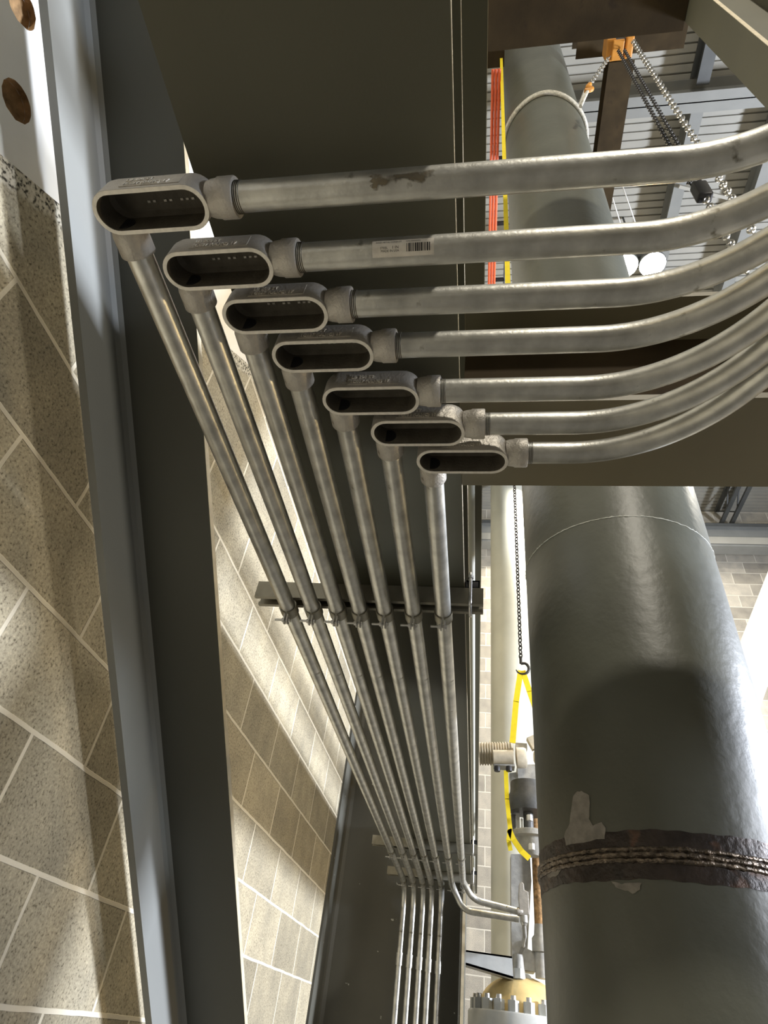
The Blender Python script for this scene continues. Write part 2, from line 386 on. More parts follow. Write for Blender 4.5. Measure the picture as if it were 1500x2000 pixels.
# ------------------------------------------------------------------ braces along the left wall
TH = math.radians(38.4); dirv = Vector((0, math.cos(TH), -math.sin(TH))); nrm = Vector((0, math.sin(TH), math.cos(TH)))
def bp(s, n, x): return dirv * s + nrm * n + Vector((x, 0, 0))
b1 = thing('diagonal_brace', 'long blue grey steel angle brace slanting down in front of the block wall', 'brace', (-.66, 2.0, -.2))
s0, s1 = -3.2, 4.2
leg = [bp(s0, 1.078, -.767), bp(s0, 1.078, -.75), bp(s0, 1.185, -.75), bp(s0, 1.196, -.745), bp(s0, 1.2, -.735), bp(s0, 1.215, -.735), bp(s0, 1.215, -.767)]
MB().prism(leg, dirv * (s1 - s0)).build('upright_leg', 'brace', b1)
MB().prism([bp(s0, 1.2, -.735), bp(s0, 1.2, -.577), bp(s0, 1.216, -.577), bp(s0, 1.216, -.735)], dirv * (s1 - s0)).build('flat_leg', 'brace_shade', b1)  # shade of the underside is in this leg's colour
MB().prism([bp(s0, 1.2, -.5772), bp(s0, 1.2, -.5762), bp(s0, 1.216, -.5762), bp(s0, 1.216, -.5772)], dirv * (s1 - s0)).build('lit_edge', 'edge', b1)
# second brace, rising away, recessed in the wall slot, with two flame-cut holes
b2 = thing('diagonal_brace', 'pale steel brace with two rusty round holes rising above the cut block wall', 'brace', (-.9, .3, 1.2))
def b2p(y, off, x): return Vector((x, y, cutz(y) + off))
PX = WX - .018
pl = MB()
holes = [at(33, 198, x=PX), at(43, 12, x=PX)]
# plate with real holes: boolean-free, built as grid of quads around each hole
import mathutils.geometry as mg
sl = Vector((0, 1, .745)).normalized(); sn = Vector((0, -.745, 1)).normalized()
o0 = b2p(0, 0, PX)
def uv(p): d = p - o0; return (d.dot(sl), d.dot(sn))
outer = [(-1.4, .012), (4.9, .012), (4.9, .48), (-1.4, .48)]
circ = []
for h, (ra, rb, rot) in zip(holes, ((.0215, .0285, 0), (.0215, .0285, 0))):
    u0, v0 = uv(h)
    circ.append([(u0 + .037 * math.cos(2 * PI * k / 28), v0 + .037 * math.sin(2 * PI * k / 28)) for k in range(28)])
allp = [Vector(p) for p in outer] + [Vector(p) for c in circ for p in c]
edges = [(i, (i + 1) % 4) for i in range(4)]
nb = 4
for c in circ:
    edges += [(nb + (k + 1) % 28, nb + k) for k in range(28)]; nb += 28
vo, eo, fo, *_ = mg.delaunay_2d_cdt(allp, edges, [], 0, 1e-6)
def inhole(c):
    for cc in circ:
        cx = sum(p[0] for p in cc) / 28; cy = sum(p[1] for p in cc) / 28
        if (c[0] - cx) ** 2 + (c[1] - cy) ** 2 < .035 ** 2: return True
    return False
P3 = lambda q, x: o0 + sl * q[0] + sn * q[1] + Vector((x - PX, 0, 0))
fs = [f for f in fo if not inhole((sum(vo[i][0] for i in f) / len(f), sum(vo[i][1] for i in f) / len(f)))]
pl.add([P3(v, PX) for v in vo], [list(f) for f in fs])
pl.add([P3(v, PX - .014) for v in vo], [list(f) for f in fs])
pl.add([P3(v, x) for x in (PX, PX - .014) for v in outer], [[k, (k + 1) % 4, (k + 1) % 4 + 4, k + 4] for k in range(4)])
pl.build('plate', 'light', b2)
for c in circ:
    hb = MB(); ring = []
    cx = sum(p[0] for p in c) / 28; cy = sum(p[1] for p in c) / 28
    for dx, s in ((-.0004, 1.0), (-.016, 1.0), (-.022, .9), (-.026, .6), (-.027, .05)):
        ring += [P3((cx + (p[0] - cx) * s, cy + (p[1] - cy) * s), PX + dx) for p in c]
    hb.add(ring, [[r * 28 + k, r * 28 + (k + 1) % 28, (r + 1) * 28 + (k + 1) % 28, (r + 1) * 28 + k] for r in range(4) for k in range(28)], True)
    hb.build('hole_lining', 'rusty', b2)

# ------------------------------------------------------------------ conduits
R = .0167; ZC = .70
XC = [-.427, -.370, -.314, -.263, -.207, -.144, -.079]
YR = [.257, .331, .396, .459, .536, .598, .657]
ordn = ['outermost left', 'second from the left', 'third from the left', 'middle', 'third from the right', 'second from the right', 'rightmost']
BL = .141; HW = .0252
def lozenge(xa, xb, y, hw, z, n=14, zt=None):
    """stadium outline in plan"""
    pts = []
    for k in range(n + 1):
        a = -PI / 2 + PI * k / n; pts.append((xb - hw + hw * math.cos(a), y + hw * math.sin(a), z))
    for k in range(n + 1):
        a = PI / 2 + PI * k / n; pts.append((xa + hw + hw * math.cos(a), y + hw * math.sin(a), z))
    return pts
def loft(mb, loops, smooth=True, cap=True):
    n = len(loops[0]); vs = [p for l in loops for p in l]
    fs = [[i * n + k, i * n + (k + 1) % n, (i + 1) * n + (k + 1) % n, (i + 1) * n + k] for i in range(len(loops) - 1) for k in range(n)]
    mb.add(vs, fs, smooth)
    if cap:
        b = len(mb.v) - len(vs)
        mb.f.append([b + (len(loops) - 1) * n + k for k in range(n)]); mb.s.append(False)
    return mb
def text_mesh(txt, size, depth):
    cu = bpy.data.curves.new('lettering', 'FONT'); cu.body = txt; cu.size = size; cu.extrude = depth; cu.resolution_u = 2
    ob = bpy.data.objects.new('lettering_tmp', cu); C.objects.link(ob)
    dg = bpy.context.evaluated_depsgraph_get(); me = bpy.data.meshes.new_from_object(ob.evaluated_get(dg))
    bpy.data.objects.remove(ob); bpy.data.curves.remove(cu)
    vs = [v.co.copy() for v in me.vertices]; fs = [list(p.vertices) for p in me.polygons]
    bpy.data.meshes.remove(me); return vs, fs
TXT1 = text_mesh('LB 208 ST', .011, .0006); TXT2 = text_mesh('1C037 (UL)(C) 17', .0105, .0006)
place = ['leftmost in the stepped row', 'second in the stepped row from the left', 'third in the stepped row from the left', 'middle of the stepped row', 'third from the right in the stepped row', 'second from the right in the stepped row', 'lowest and rightmost of the stepped row']
for i in range(7):
    xc, yr = XC[i], YR[i]; xa = xc - .0225; xb = xa + BL; z0 = .680; z1 = ZC + .0225
    t = thing('conduit_body', 'open cast elbow fitting, oval opening, ' + place[i], 'conduit fitting', (xc, yr, z0), 'open conduit elbow fittings in a stepped row')
    mb = MB(); ti = .0050
    loft(mb, [lozenge(xa + ti, xb - ti, yr, HW - ti, z0), lozenge(xa, xb, yr, HW, z0), lozenge(xa, xb, yr, HW, z1 - .012),
              lozenge(xa + .002, xb - .002, yr, HW - .002, z1 - .004), lozenge(xa + .008, xb - .008, yr, HW - .008, z1)])
    # sloped shoulder to the cross hub, then the hub itself
    mb.lathe((xb, yr, ZC), (1, 0, 0), [(-.0046, .0125), (-.0035, .0190), (.001, .0205), (.0085, .0214), (.010, .0226), (.0275, .0226), (.0290, .0216), (.0290, .017)], 36)
    # back hub
    mb.lathe((xc, yr + HW - .0035, ZC), (0, 1, 0), [(0, .0165), (.0035, .0200), (.010, .0214), (.034, .0214), (.0355, .0206), (.0355, .017)], 36)
    mb.build('fitting_shell', 'cast', t)
    # inner cavity
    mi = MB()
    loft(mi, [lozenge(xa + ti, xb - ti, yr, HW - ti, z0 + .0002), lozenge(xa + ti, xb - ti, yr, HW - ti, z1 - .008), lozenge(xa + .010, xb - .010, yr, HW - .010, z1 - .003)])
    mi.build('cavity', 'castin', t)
    # black disc painted for the dark inside the back hub's throat
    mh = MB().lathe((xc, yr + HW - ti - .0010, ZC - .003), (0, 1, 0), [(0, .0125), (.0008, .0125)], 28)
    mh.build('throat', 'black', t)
    rm = MB(); L1 = lozenge(xa + .0003, xb - .0003, yr, HW - .0003, z0 - .0006); L2 = lozenge(xa + ti, xb - ti, yr, HW - ti, z0 - .0006); L3 = lozenge(xa + ti, xb - ti, yr, HW - ti, z0 + .001); L4 = lozenge(xa + .0003, xb - .0003, yr, HW - .0003, z0 + .001)
    loft(rm, [L4, L1, L2, L3], False, False); rm.build('rim', 'rim', t)
    # raised lettering tablet on the near side
    yf = yr - HW
    MB().box((xa + .040, yf - .0008, z0 + .006), (xb - .028, yf + .001, z0 + .029)).build('tablet', 'cast', t)
    tx = MB()
    for (vs, fs_), (ox, oz) in ((TXT1, (xa + .044, z0 + .0185)), (TXT2, (xa + .043, z0 + .0085))):
        tx.add([(ox + v.x * .72, yf - .0012 - v.z, oz + v.y * .8) for v in vs], fs_)
    tx.build('lettering', 'rim', t)
    # faint raised casting marks inside on the ceiling of the cavity
    mk = MB(); zz = z1 - .0032
    for k in range(9):
        xx = xa + .050 + k * .007
        if k in (2, 5): continue
        mk.box((xx, yr + .003, zz - .001), (xx + .0035, yr + .0055, zz))
    mk.build('casting_marks', 'cast', t)
    # cross conduit: to the right, then a sweep towards the viewer
    x0b = [.190, .166, .152, .141, .131, .130, .128][i]
    th = math.radians(56); RB = .26; tl = .95
    path = [(xb + .020, yr, ZC), (.05, yr, ZC)] + [(x0b + RB * math.sin(th * k / 26), yr - RB * (1 - math.cos(th * k / 26)), ZC) for k in range(27)]
    ex, ey_ = path[-1][0], path[-1][1]
    path.append((ex + tl * math.cos(th), ey_ - tl * math.sin(th), ZC))
    t = thing('cross_conduit', 'galvanized conduit curving off to the right, ' + ['topmost of the seven, with brown stain', 'second from top, carrying the barcode sticker', 'third from top, just below the bright lamp', 'fourth from the top of the seven', 'fifth from the top of the seven', 'sixth from the top of the seven', 'lowest of the seven'][i], 'conduit', (.2, yr, ZC - R), 'cross conduits sweeping to the right')
    MB().tube(path, R, 40).build('conduit_tube', 'galv', t)
    th_ = MB()
    for k in range(4): th_.lathe((xb + .0285 + k * .0022, yr, ZC), (1, 0, 0), [(0, R + .0001), (.0006, R + .0011), (.0012, R + .0001)], 30)
    th_.build('thread', 'thread', t)
    if i == 1:
        a0, a1 = math.radians(196), math.radians(262); xs0 = at(727, 480, z=.69).x; xs1 = at(848, 480, z=.69).x
        def patch(xa_, xb_, aa, ab, rr, mbp, n=8):
            vs = []
            for k in range(n + 1):
                a = aa + (ab - aa) * k / n
                for xx in (xa_, xb_): vs.append((xx, yr + rr * math.cos(a), ZC + rr * math.sin(a)))
            mbp.add(vs, [[2 * k, 2 * k + 1, 2 * k + 3, 2 * k + 2] for k in range(n)], True)
        sp = MB(); patch(xs0, xs1, a0, a1, R + .0003, sp, 12); sk = sp.build('sticker', 'sticker', t)
        ink = MB(); xx = xs0 + (xs1 - xs0) * .56; random.seed(3)
        while xx < xs0 + (xs1 - xs0) * .93:
            w = random.choice((.0007, .0011, .0018)); patch(xx, xx + w, a0 + .30, a1 - .30, R + .0005, ink, 6); xx += w + random.choice((.0006, .0009, .0014))
        def tp(s, size, fx, ang):
            vs, f_ = text_mesh(s, size, 0)
            ink.add([(xs0 + (xs1 - xs0) * fx + v.x, yr + (R + .0005) * math.cos(ang - v.y / R), ZC + (R + .0005) * math.sin(ang - v.y / R)) for v in vs], f_)
        tp('STEEL', .0035, .13, a0 + .62); tp('1 IN', .0045, .32, a0 + .62); tp('MADE IN USA', .0035, .14, a0 + .82)
        tp('RIGID METAL CONDUIT', .0028, .06, a0 + .22); tp('GALVANIZED', .0028, .55, a0 + .20)
        sk2 = ink.build('sticker_print', 'ink', sk)
        random.seed(7)
    if i == 0:
        xs0 = at(725, 355, z=.69).x; xs1 = at(855, 355, z=.69).x; sp = MB()
        n = 10; pts = []
        a0, a1 = math.radians(200), math.radians(262)
        for k in range(n + 1):
            for j in range(13):
                f = j / 12; a = a0 + (a1 - a0) * (k / n)
                x_ = xs0 + (xs1 - xs0) * f + (.003 * math.sin(k * 2.3) if j in (0, 12) else 0)
                pts.append((x_, yr + (R + .00025) * math.cos(a), ZC + (R + .00025) * math.sin(a)))
        sp.add(pts, [[k * 13 + j, k * 13 + j + 1, (k + 1) * 13 + j + 1, (k + 1) * 13 + j] for k in range(n) for j in range(12)], True)
        sp.build('grime_stain', 'stain', t)
    # back-running conduit
    t = thing('long_conduit', 'galvanized conduit running back under the wide beam, ' + ordn[i] + ' of the seven', 'conduit', (xc, 2, ZC - R), 'long conduits running back')
    y0 = yr + .052
    if i < 5:
        path = fillet([(xc, y0, ZC), (xc, 4.20, ZC), (xc, 4.20, -1.58)], .13, 12)
    elif i == 5: path = fillet([(xc, y0, ZC), (xc, 4.06, ZC), (xc + .07, 4.10, .585), (.232, 4.10, .575)], [.09, .09], 10)
    else: path = fillet([(xc, y0, ZC), (xc, 3.95, ZC), (xc + .06, 4.02, .63), (.232, 4.03, .60)], [.10, .10], 10)
    MB().tube(path, R, 28).build('conduit_tube', 'galv', t)
    if i < 5:
        zcp = at(840, 1880, y=4.18).z
        MB().lathe((xc, 4.20, zcp - .03 - .004 * i), (0, 0, 1), [(0, R), (.0, R + .004), (.058, R + .004), (.058, R)], 24).build('coupling', 'galv', t)

# ------------------------------------------------------------------ struts, conduit clamps, beam clamps
def strut(y, x0, x1, label):
    w = .0413; tt = .0027; l = .0095; zb = .717
    P = [(0, 0), (0, w), (w, w), (w, 0), (w - l, 0), (w - l, .007), (w - l + tt, .007), (w - l + tt, tt), (w - tt, tt), (w - tt, w - tt), (tt, w - tt), (tt, tt), (l - tt, tt), (l - tt, .007), (l, .007), (l, 0)]
    o = MB().prism([(x0, y + a, zb + b) for a, b in P], (x1 - x0, 0, 0)).build('strut_channel', 'strut')
    return tag(o, label, 'strut channel')
SY = [(1.115, -.508, .006), (3.35, -.525, -.002), (4.05, -.525, -.008)]
SL = ['nearest slotted strut channel clamped crosswise under the wide beam', 'second strut channel crosswise under the beam, ahead of the column', 'farthest strut channel just before the column face']
SN = ['nearest strut', 'second strut', 'farthest strut']
for (y, x0, x1), lb in zip(SY, SL): strut(y, x0, x1, lb)
base = None
for j, (y, _, _) in enumerate(SY):
    for i in range(7):
        lab = 'pipe clamp on the %s conduit at the %s' % (ordn[i], SN[j])
        yc = y + .0206; xc = XC[i]
        if base is None:
            t = thing('pipe_clamp', lab, 'pipe clamp', (xc, yc, ZC), 'bolted clamps holding conduits to struts')
            mb = MB(); rr = R + .0006; ro = rr + .0022; n = 36
            prof = []
            for k in range(n + 1):
                a = -PI / 2 + .14 + (2 * PI - .28) * k / n; prof.append(a)
            hw = .014
            for yy in (0,):
                vs = []
                for a in prof:
                    for q, s in ((rr, -1), (ro, -1), (ro, 1), (rr, 1)): vs.append((xc + q * math.cos(a), yc + s * hw, ZC + q * math.sin(a)))
                fs = [[4 * k + c, 4 * k + (c + 1) % 4, 4 * (k + 1) + (c + 1) % 4, 4 * (k + 1) + c] for k in range(n) for c in range(4)]
                mb.add(vs, fs, True)
            mb.build('strap', 'strut', t)
            for s in (-1, 1):
                e = MB(); e.prism([(xc + s * .0024, yc - .011, ZC - ro + .003), (xc + s * .0024, yc + .011, ZC - ro + .003), (xc + s * .0024, yc + .009, ZC - ro - .016), (xc + s * .0024, yc, ZC - ro - .020), (xc + s * .0024, yc - .009, ZC - ro - .016)], (s * .0025, 0, 0))
                e.build('ear', 'zinc', t)
                MB().prism([(xc + s * (R * .75), yc - .012, ZC + R * .7), (xc + s * (R * .75 + .0025), yc - .012, ZC + R * .7), (xc + s * (R * .35 + .0025), yc - .012, .7195), (xc + s * (R * .35), yc - .012, .7195)], (0, .024, 0)).build('hook', 'strut', t)
            MB().lathe((xc - .026, yc, ZC - ro - .010), (1, 0, 0), [(0, .0028), (.036, .0028)], 12).build('bolt', 'zinc', t)
            MB().lathe((xc + .005, yc, ZC - ro - .010), (1, 0, 0), [(0, .0052), (.0045, .0052)], 6, False).build('bolt_head', 'zinc', t)
            MB().lathe((xc - .0095, yc, ZC - ro - .010), (1, 0, 0), [(0, .0052), (.0045, .0052)], 6, False).build('nut', 'zinc', t)
            base = t
        else:
            t = base.copy(); C.objects.link(t); t.location = (xc, yc, ZC); t['label'] = lab
            for ch in list(base.children):
                c = ch.copy(); C.objects.link(c); c.parent = t
for j, (y, x0, x1) in enumerate(SY):
    t = thing('beam_clamp', 'u-bolt beam clamp gripping the wide beam edge at the ' + SN[j], 'beam clamp', (-.02, y + .02, .76), 'beam clamps holding the struts')
    xk = X1 + .014
    mb = MB(); yk = y + .0206
    # jaw: short channel sitting on the flange
    mb.box((X1 - .014, yk - .020, BZ + .0150), (X1 + .034, yk + .020, BZ + .0185))
    mb.box((X1 + .031, yk - .020, BZ - .001), (X1 + .034, yk + .020, BZ + .0150))
    mb.box((X1 + .004, yk - .020, BZ + .0005), (X1 + .034, yk - .0175, BZ + .0185))
    mb.build('jaw', 'black', t)
    ubp = fillet([(xk, yk - .0265, BZ + .034), (xk, yk - .0265, .711), (xk, yk + .0265, .711), (xk, yk + .0265, BZ + .034)], .012, 6)
    MB().tube(ubp, .0036, 12).build('u_bolt', 'zinc', t)
    for s in (-1, 1):
        MB().lathe((xk, yk + s * .0265, BZ + .0190), (0, 0, 1), [(0, .0068), (.006, .0068)], 6, False).build('nut', 'zinc', t)

# ------------------------------------------------------------------ big vertical pipe
PC = Vector((.387, 1.490)); PR = .255
pt = thing('large_pipe', 'huge grey green vertical pipe with a dark burnt weld band near the bottom', 'pipe', (PC.x, PC.y, FL))
MB().lathe((PC.x, PC.y, FL), (0, 0, 1), [(0, PR), (ROOF - FL, PR)], 128).build('pipe_shell', 'pipe', pt)
zb0 = at(1275, 1715, y=PC.y - PR).z; zb1 = at(1275, 1618, y=PC.y - PR).z; zw = at(1275, 1663, y=PC.y - PR).z
bd = MB(); n = 160; rows = 7; vs = []
for r_ in range(rows):
    for k in range(n):
        a = 2 * PI * k / n; z = zb0 + (zb1 - zb0) * r_ / (rows - 1)
        if r_ in (0, rows - 1): z += .0012 * math.sin(a * 9 + r_) + .001 * math.sin(a * 37 + 1.3 * r_)
        q = PR + .0008
        vs.append((PC.x + q * math.cos(a), PC.y + q * math.sin(a), z))
bd.add(vs, [[r_ * n + k, r_ * n + (k + 1) % n, (r_ + 1) * n + (k + 1) % n, (r_ + 1) * n + k] for r_ in range(rows - 1) for k in range(n)], True)
bd.build('weld_band', 'weld', pt)
for k, (dz_, rr) in enumerate(((-.011, .0048), (-.002, .0055), (.007, .0045))):
    random.seed(k); m_ = 300; path = []; rad = []
    for q in range(m_):
        a = 2 * PI * q / m_; path.append((PC.x + (PR + .001) * math.cos(a), PC.y + (PR + .001) * math.sin(a), zw + dz_ + random.uniform(-.0009, .0009)))
        rad.append(rr * random.uniform(.72, 1.1))
    MB().tube(path, rr, 8, closed=True, radii=rad).build('weld_bead', 'bead', pt)
def curved_patch(name, mat, outline, parent, lift=.0012):
    """patch lying on the pipe: outline of photograph pixels on the near face"""
    def on(px, py):
        r = ray(px, py); A = r.x ** 2 + r.y ** 2; B = -2 * (r.x * PC.x + r.y * PC.y); Cc = PC.x ** 2 + PC.y ** 2 - (PR + lift) ** 2
        d = max(B * B - 4 * A * Cc, 0); t_ = (-B - math.sqrt(d)) / (2 * A); p = r * t_
        return (math.atan2(p.y - PC.y, p.x - PC.x), p.z)
    o2 = [Vector(on(*p)) for p in outline]; n_ = len(o2)
    o3 = []
    for i_ in range(n_):
        a, b = o2[i_], o2[(i_ + 1) % n_]
        for q in range(3): o3.append(a.lerp(b, q / 3) + Vector((random.uniform(-.004, .004), random.uniform(-.0015, .0015))))
    m_ = len(o3); v_, e_, f_, *_ = mg.delaunay_2d_cdt(o3, [(k, (k + 1) % m_) for k in range(m_)], [], 1, 1e-7)
    mb = MB(); mb.add([(PC.x + (PR + lift) * math.cos(v[0]), PC.y + (PR + lift) * math.sin(v[0]), v[1]) for v in v_], [list(f) for f in f_], True)
    mb.build(name, mat, parent)
curved_patch('primer_patch', 'patch', [(1118, 1560), (1125, 1547), (1135, 1545), (1150, 1552), (1152, 1575), (1150, 1600), (1158, 1612), (1175, 1605), (1183, 1618), (1180, 1638), (1140, 1645), (1105, 1650), (1102, 1630), (1112, 1610)], pt)
curved_patch('primer_patch', 'patch', [(1195, 1722), (1215, 1726), (1235, 1724), (1254, 1723), (1250, 1736), (1235, 1746), (1222, 1738), (1202, 1733)], pt, .0016)
curved_patch('primer_patch', 'patch', [(1068, 1700), (1085, 1695), (1098, 1698), (1090, 1708), (1075, 1716), (1069, 1712)], pt, .0016)
# faint upper seam
zs = at(1240, 1008, y=PC.y - PR).z
path = []; rad = []; random.seed(5)
for q in range(240):
    a = 2 * PI * q / 240; path.append((PC.x + PR * math.cos(a), PC.y + PR * math.sin(a), zs + random.uniform(-.001, .001))); rad.append(.0022 * random.uniform(.4, 1.2))
MB().tube(path, .003, 8, closed=True, radii=rad).build('seam', 'farpipe', pt)

# rope sling choked round the pipe
zr = at(1066, 186, y=PC.y - PR).z
t = thing('rope_sling', 'pale rope sling choked around the top of the huge pipe', 'sling', (PC.x, PC.y, zr))
for dr, dzz in ((.012, 0), (.011, -.022)):
    path = []
    for q in range(96):
        a = 2 * PI * q / 96
        path.append((PC.x + (PR + dr) * math.cos(a), PC.y + (PR + dr) * math.sin(a), zr + dzz - .10 * (math.cos(a) * .55 - 0) * (1 if math.cos(a) > 0 else .35) + .02 * math.sin(3 * a)))
    MB().tube(path, .012, 10, closed=True).build('rope', 'rope', t)
pe = at(1143, 175, y=PC.y - .05)
ps = at(1128, 215, y=PC.y - .05)
MB().tube([(PC.x + PR + .005, PC.y - .08, zr - .06), ps, pe], .010, 8).build('rope_end', 'rope', t)

# ------------------------------------------------------------------ pale pipe far behind
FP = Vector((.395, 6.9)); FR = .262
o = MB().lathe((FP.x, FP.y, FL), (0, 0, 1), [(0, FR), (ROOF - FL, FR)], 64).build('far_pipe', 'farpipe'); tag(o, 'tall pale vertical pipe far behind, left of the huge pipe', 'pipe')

# ------------------------------------------------------------------ chains
def chain(mb, a, b, wire, pitch, width):
    a = Vector(a); b = Vector(b); d = (b - a).normalized(); L = (b - a).length; u = d.orthogonal().normalized(); w = d.cross(u)
    m_ = max(2, int(L / pitch)); 
    for k in range(m_):
        c = a + d * (k + .5) * L / m_; s = u if k % 2 else w
        hl = pitch * .62; hwid = width / 2; path = []
        for q in range(12):
            an = 2 * PI * q / 12; path.append(c + d * (math.sin(an) * hl) + s * (math.cos(an) * hwid))
        mb.tube(path, wire, 5, closed=True)
    return mb
hz = 5.0; hp = at(1205, 92, z=hz)
ht = thing('chain_hoist', 'orange chain hoist block hanging high beside the pipe top', 'chain hoist', hp)
MB().box(hp + Vector((-.075, -.06, -.07)), hp + Vector((-.02, .06, .10))).build('cover', 'orange', ht, bevel=.01)
MB().box(hp + Vector((.045, -.06, -.05)), hp + Vector((.095, .06, .10))).build('cover', 'orange', ht, bevel=.01)
MB().box(hp + Vector((-.06, -.045, -.02)), hp + Vector((.08, .045, .11))).build('gear_case', 'black', ht, bevel=.008)
MB().tube([hp + Vector((0, 0, .10)), hp + Vector((0, 0, .55))], .012, 10).build('hook_shank', 'black', ht)
# orange cover rest
MB().box(hp + Vector((-.04, -.055, -.085)), hp + Vector((.03, .055, -.06))).build('chain_guide', 'orange', ht, bevel=.006)
for k, (px, py, wr, pi_, wd_, mt, lb, pe_) in enumerate((
        (1207, 98, .0030, .021, .017, 'darkchain', 'left one of the two dark chains hanging straight down from the orange hoist', (1343, 362)),
        (1219, 97, .0030, .021, .017, 'darkchain', 'right one of the two dark chains hanging straight down from the orange hoist', (1357, 362)),
        (1236, 80, .0042, .032, .024, 'chain', 'bright hand chain hanging right of the dark chains', (1462, 470)),)):
    p = at(px, py, z=4.9); zend = at(*pe_, y=p.y).z
    o = chain(MB(), p, (p.x, p.y, zend), wr, pi_, wd_).build('chain', mt); tag(o, lb, 'chain')
    if k == 1:
        q = Vector((p.x - .012, p.y, zend))
        o = MB().box(q + Vector((-.028, -.02, -.13)), q + Vector((.028, .02, 0))).build('chain_end_block', 'black', bevel=.008); tag(o, 'small dark block joining the two dark chains', 'chain block')
        o = chain(MB(), q + Vector((0, 0, -.13)), q + Vector((0, 0, -1.05)), .0040, .030, .023).build('chain', 'chain'); tag(o, 'bright short chain hanging below the small dark block', 'chain')
a = at(1190, 112, z=4.9); b = at(1152, 165, z=4.35)
o = chain(MB(), a, b, .0038, .032, .024).build('chain', 'chain'); tag(o, 'short slanting chain from the hoist to the rope sling', 'chain')
t = thing('sling_hook', 'small orange hook where the slanting chain meets the rope sling', 'hook', b)
MB().tube(fillet([b, b + Vector((-.02, 0, -.05)), b + Vector((.015, 0, -.10)), b + Vector((-.04, 0, -.11))], .02, 6), .013, 10).build('hook', 'orange', t)
MB().tube([b + Vector((-.02, 0, -.10)), at(1134, 208, z=4.10)], .010, 8).build('rope_tail', 'rope', t)

# ------------------------------------------------------------------ platform steel high up
zq = 3.0
o = ibeam((-.05, .545, zq), (.733, .545, zq), .165, .30, .012, .01).build('steel_beam', 'darkpaint'); tag(o, 'dark brown cross beam at the very top of the view', 'beam')
pst = thing('steel_post', 'grey upright steel post cutting the upper right corner', 'post', (.84, .55, FL))
MB().box((.735, .490, FL), (.749, .600, 3.6)).build('flange', 'paint', pst)
MB().box((.749, .541, FL), (.93, .549, 3.6)).build('web', 'paint', pst)
MB().box((.93, .490, FL), (.944, .600, 3.6)).build('flange', 'paint', pst)
MB().box((.7355, .489, FL), (.7485, .490, 3.6)).build('lit_edge', 'edge', pst)
zq = 5.6
for xa0, xa1, lb in ((-.02, .128, 'short dark brown beam stub high up, left of the huge pipe top'), (.648, 1.4, 'dark brown beam stub high up, right of the huge pipe top')):
    o = MB().box((xa0, 1.03, zq), (xa1, 1.275, zq + .012)).box((xa0, 1.145, zq + .012), (xa1, 1.155, zq + .3)).box((xa0, 1.03, zq + .3), (xa1, 1.275, zq + .312)).build('steel_beam', 'darkpaint'); tag(o, lb, 'beam')
xa_ = at(1178, 115, z=zq).x; xb_ = at(1228, 105, z=zq).x
o = ibeam(((xa_ + xb_) / 2 + .02, 1.28, zq - .16), ((xa_ + xb_) / 2 + .02, 2.75, zq - .16), xb_ - xa_, .2, .012, .01).build('steel_beam', 'darkpaint'); tag(o, 'short brown beam running back beside the pipe top, behind the orange hoist', 'beam')

# roof steel
rz = 6.7
o = MB().box((.5, 1.86, rz), (RX, 2.03, rz + .012)).box((.5, 1.94, rz), (RX, 1.95, rz + .38)).box((.5, 1.86, rz + .38), (RX, 2.03, rz + .395)).build('roof_beam', 'roofsteel'); tag(o, 'grey roof beam crossing below the corrugated deck at upper right', 'roof beam')
pj = at(1350, 255, z=rz + .2)
for k, (x_, y0_, y1_, lb) in enumerate(((pj.x, 2.04, 7.9, 'grey roof joist running back from the roof beam, nearest the bright lamp'), (at(1470, 400, z=rz + .2).x, 2.04, 7.9, 'grey roof joist at the right edge of the view'), (at(1372, 150, z=rz + .2).x, -1.0, 1.85, 'dark roof joist above the roof beam at upper right'))):
    o = ibeam((x_, y0_, rz + .14), (x_, y1_, rz + .14), .11, .25, .01, .008).build('roof_joist', 'roofsteel' if k < 2 else 'darksteel'); tag(o, lb, 'roof joist')
a_ = at(1326, 364, z=rz + .1); b_ = at(1445, 392, z=rz + .1)
o = MB().bar(a_, b_, .03, .03).build('roof_brace', 'deck'); tag(o, 'thin pale diagonal rod between the roof joists', 'roof brace')
for k, (p, q, lb) in enumerate((((1219, 372), (1240, 430), 'right one of two thin hanging wires beside the pipe'), ((1193, 372), (1210, 430), 'left one of two thin hanging wires beside the pipe'))):
    a_ = at(*p, z=6.95); b_ = Vector((a_.x, a_.y, 5.2))
    a_ = Vector((at(*p, y=2.9).x, 2.9, 7.08)); o = MB().tube([at(p[0] - 14, p[1] - 40, z=6.9), at(q[0] + 6, q[1] + 20, z=6.6)], .006, 6).build('hanging_wire', 'white'); tag(o, lb, 'wire')
# far joist pair above the far wall
for k, (px, lb) in enumerate(((1404, 'left one of two dark web joists under the far roof edge'), (1424, 'right one of two dark web joists under the far roof edge'))):
    x_ = at(px, 998, z=ROOF - .1).x; t = thing('web_joist', lb, 'roof joist', (x_, 7, ROOF - .3), 'dark web joists at the far roof edge')
    MB().box((x_ - .03, 4.8, ROOF - .06), (x_ + .03, 7.95, ROOF - .02)).build('top_chord', 'darksteel', t)
    MB().box((x_ - .03, 4.8, ROOF - .34), (x_ + .03, 7.95, ROOF - .30)).build('bottom_chord', 'darksteel', t)
    wbm = MB()
    for q in range(10): wbm.bar((x_, 4.85 + q * .31, ROOF - .32 if q % 2 else ROOF - .04), (x_, 5.16 + q * .31, ROOF - .04 if q % 2 else ROOF - .32), .02, .02)
    wbm.build('web_rods', 'darksteel', t)

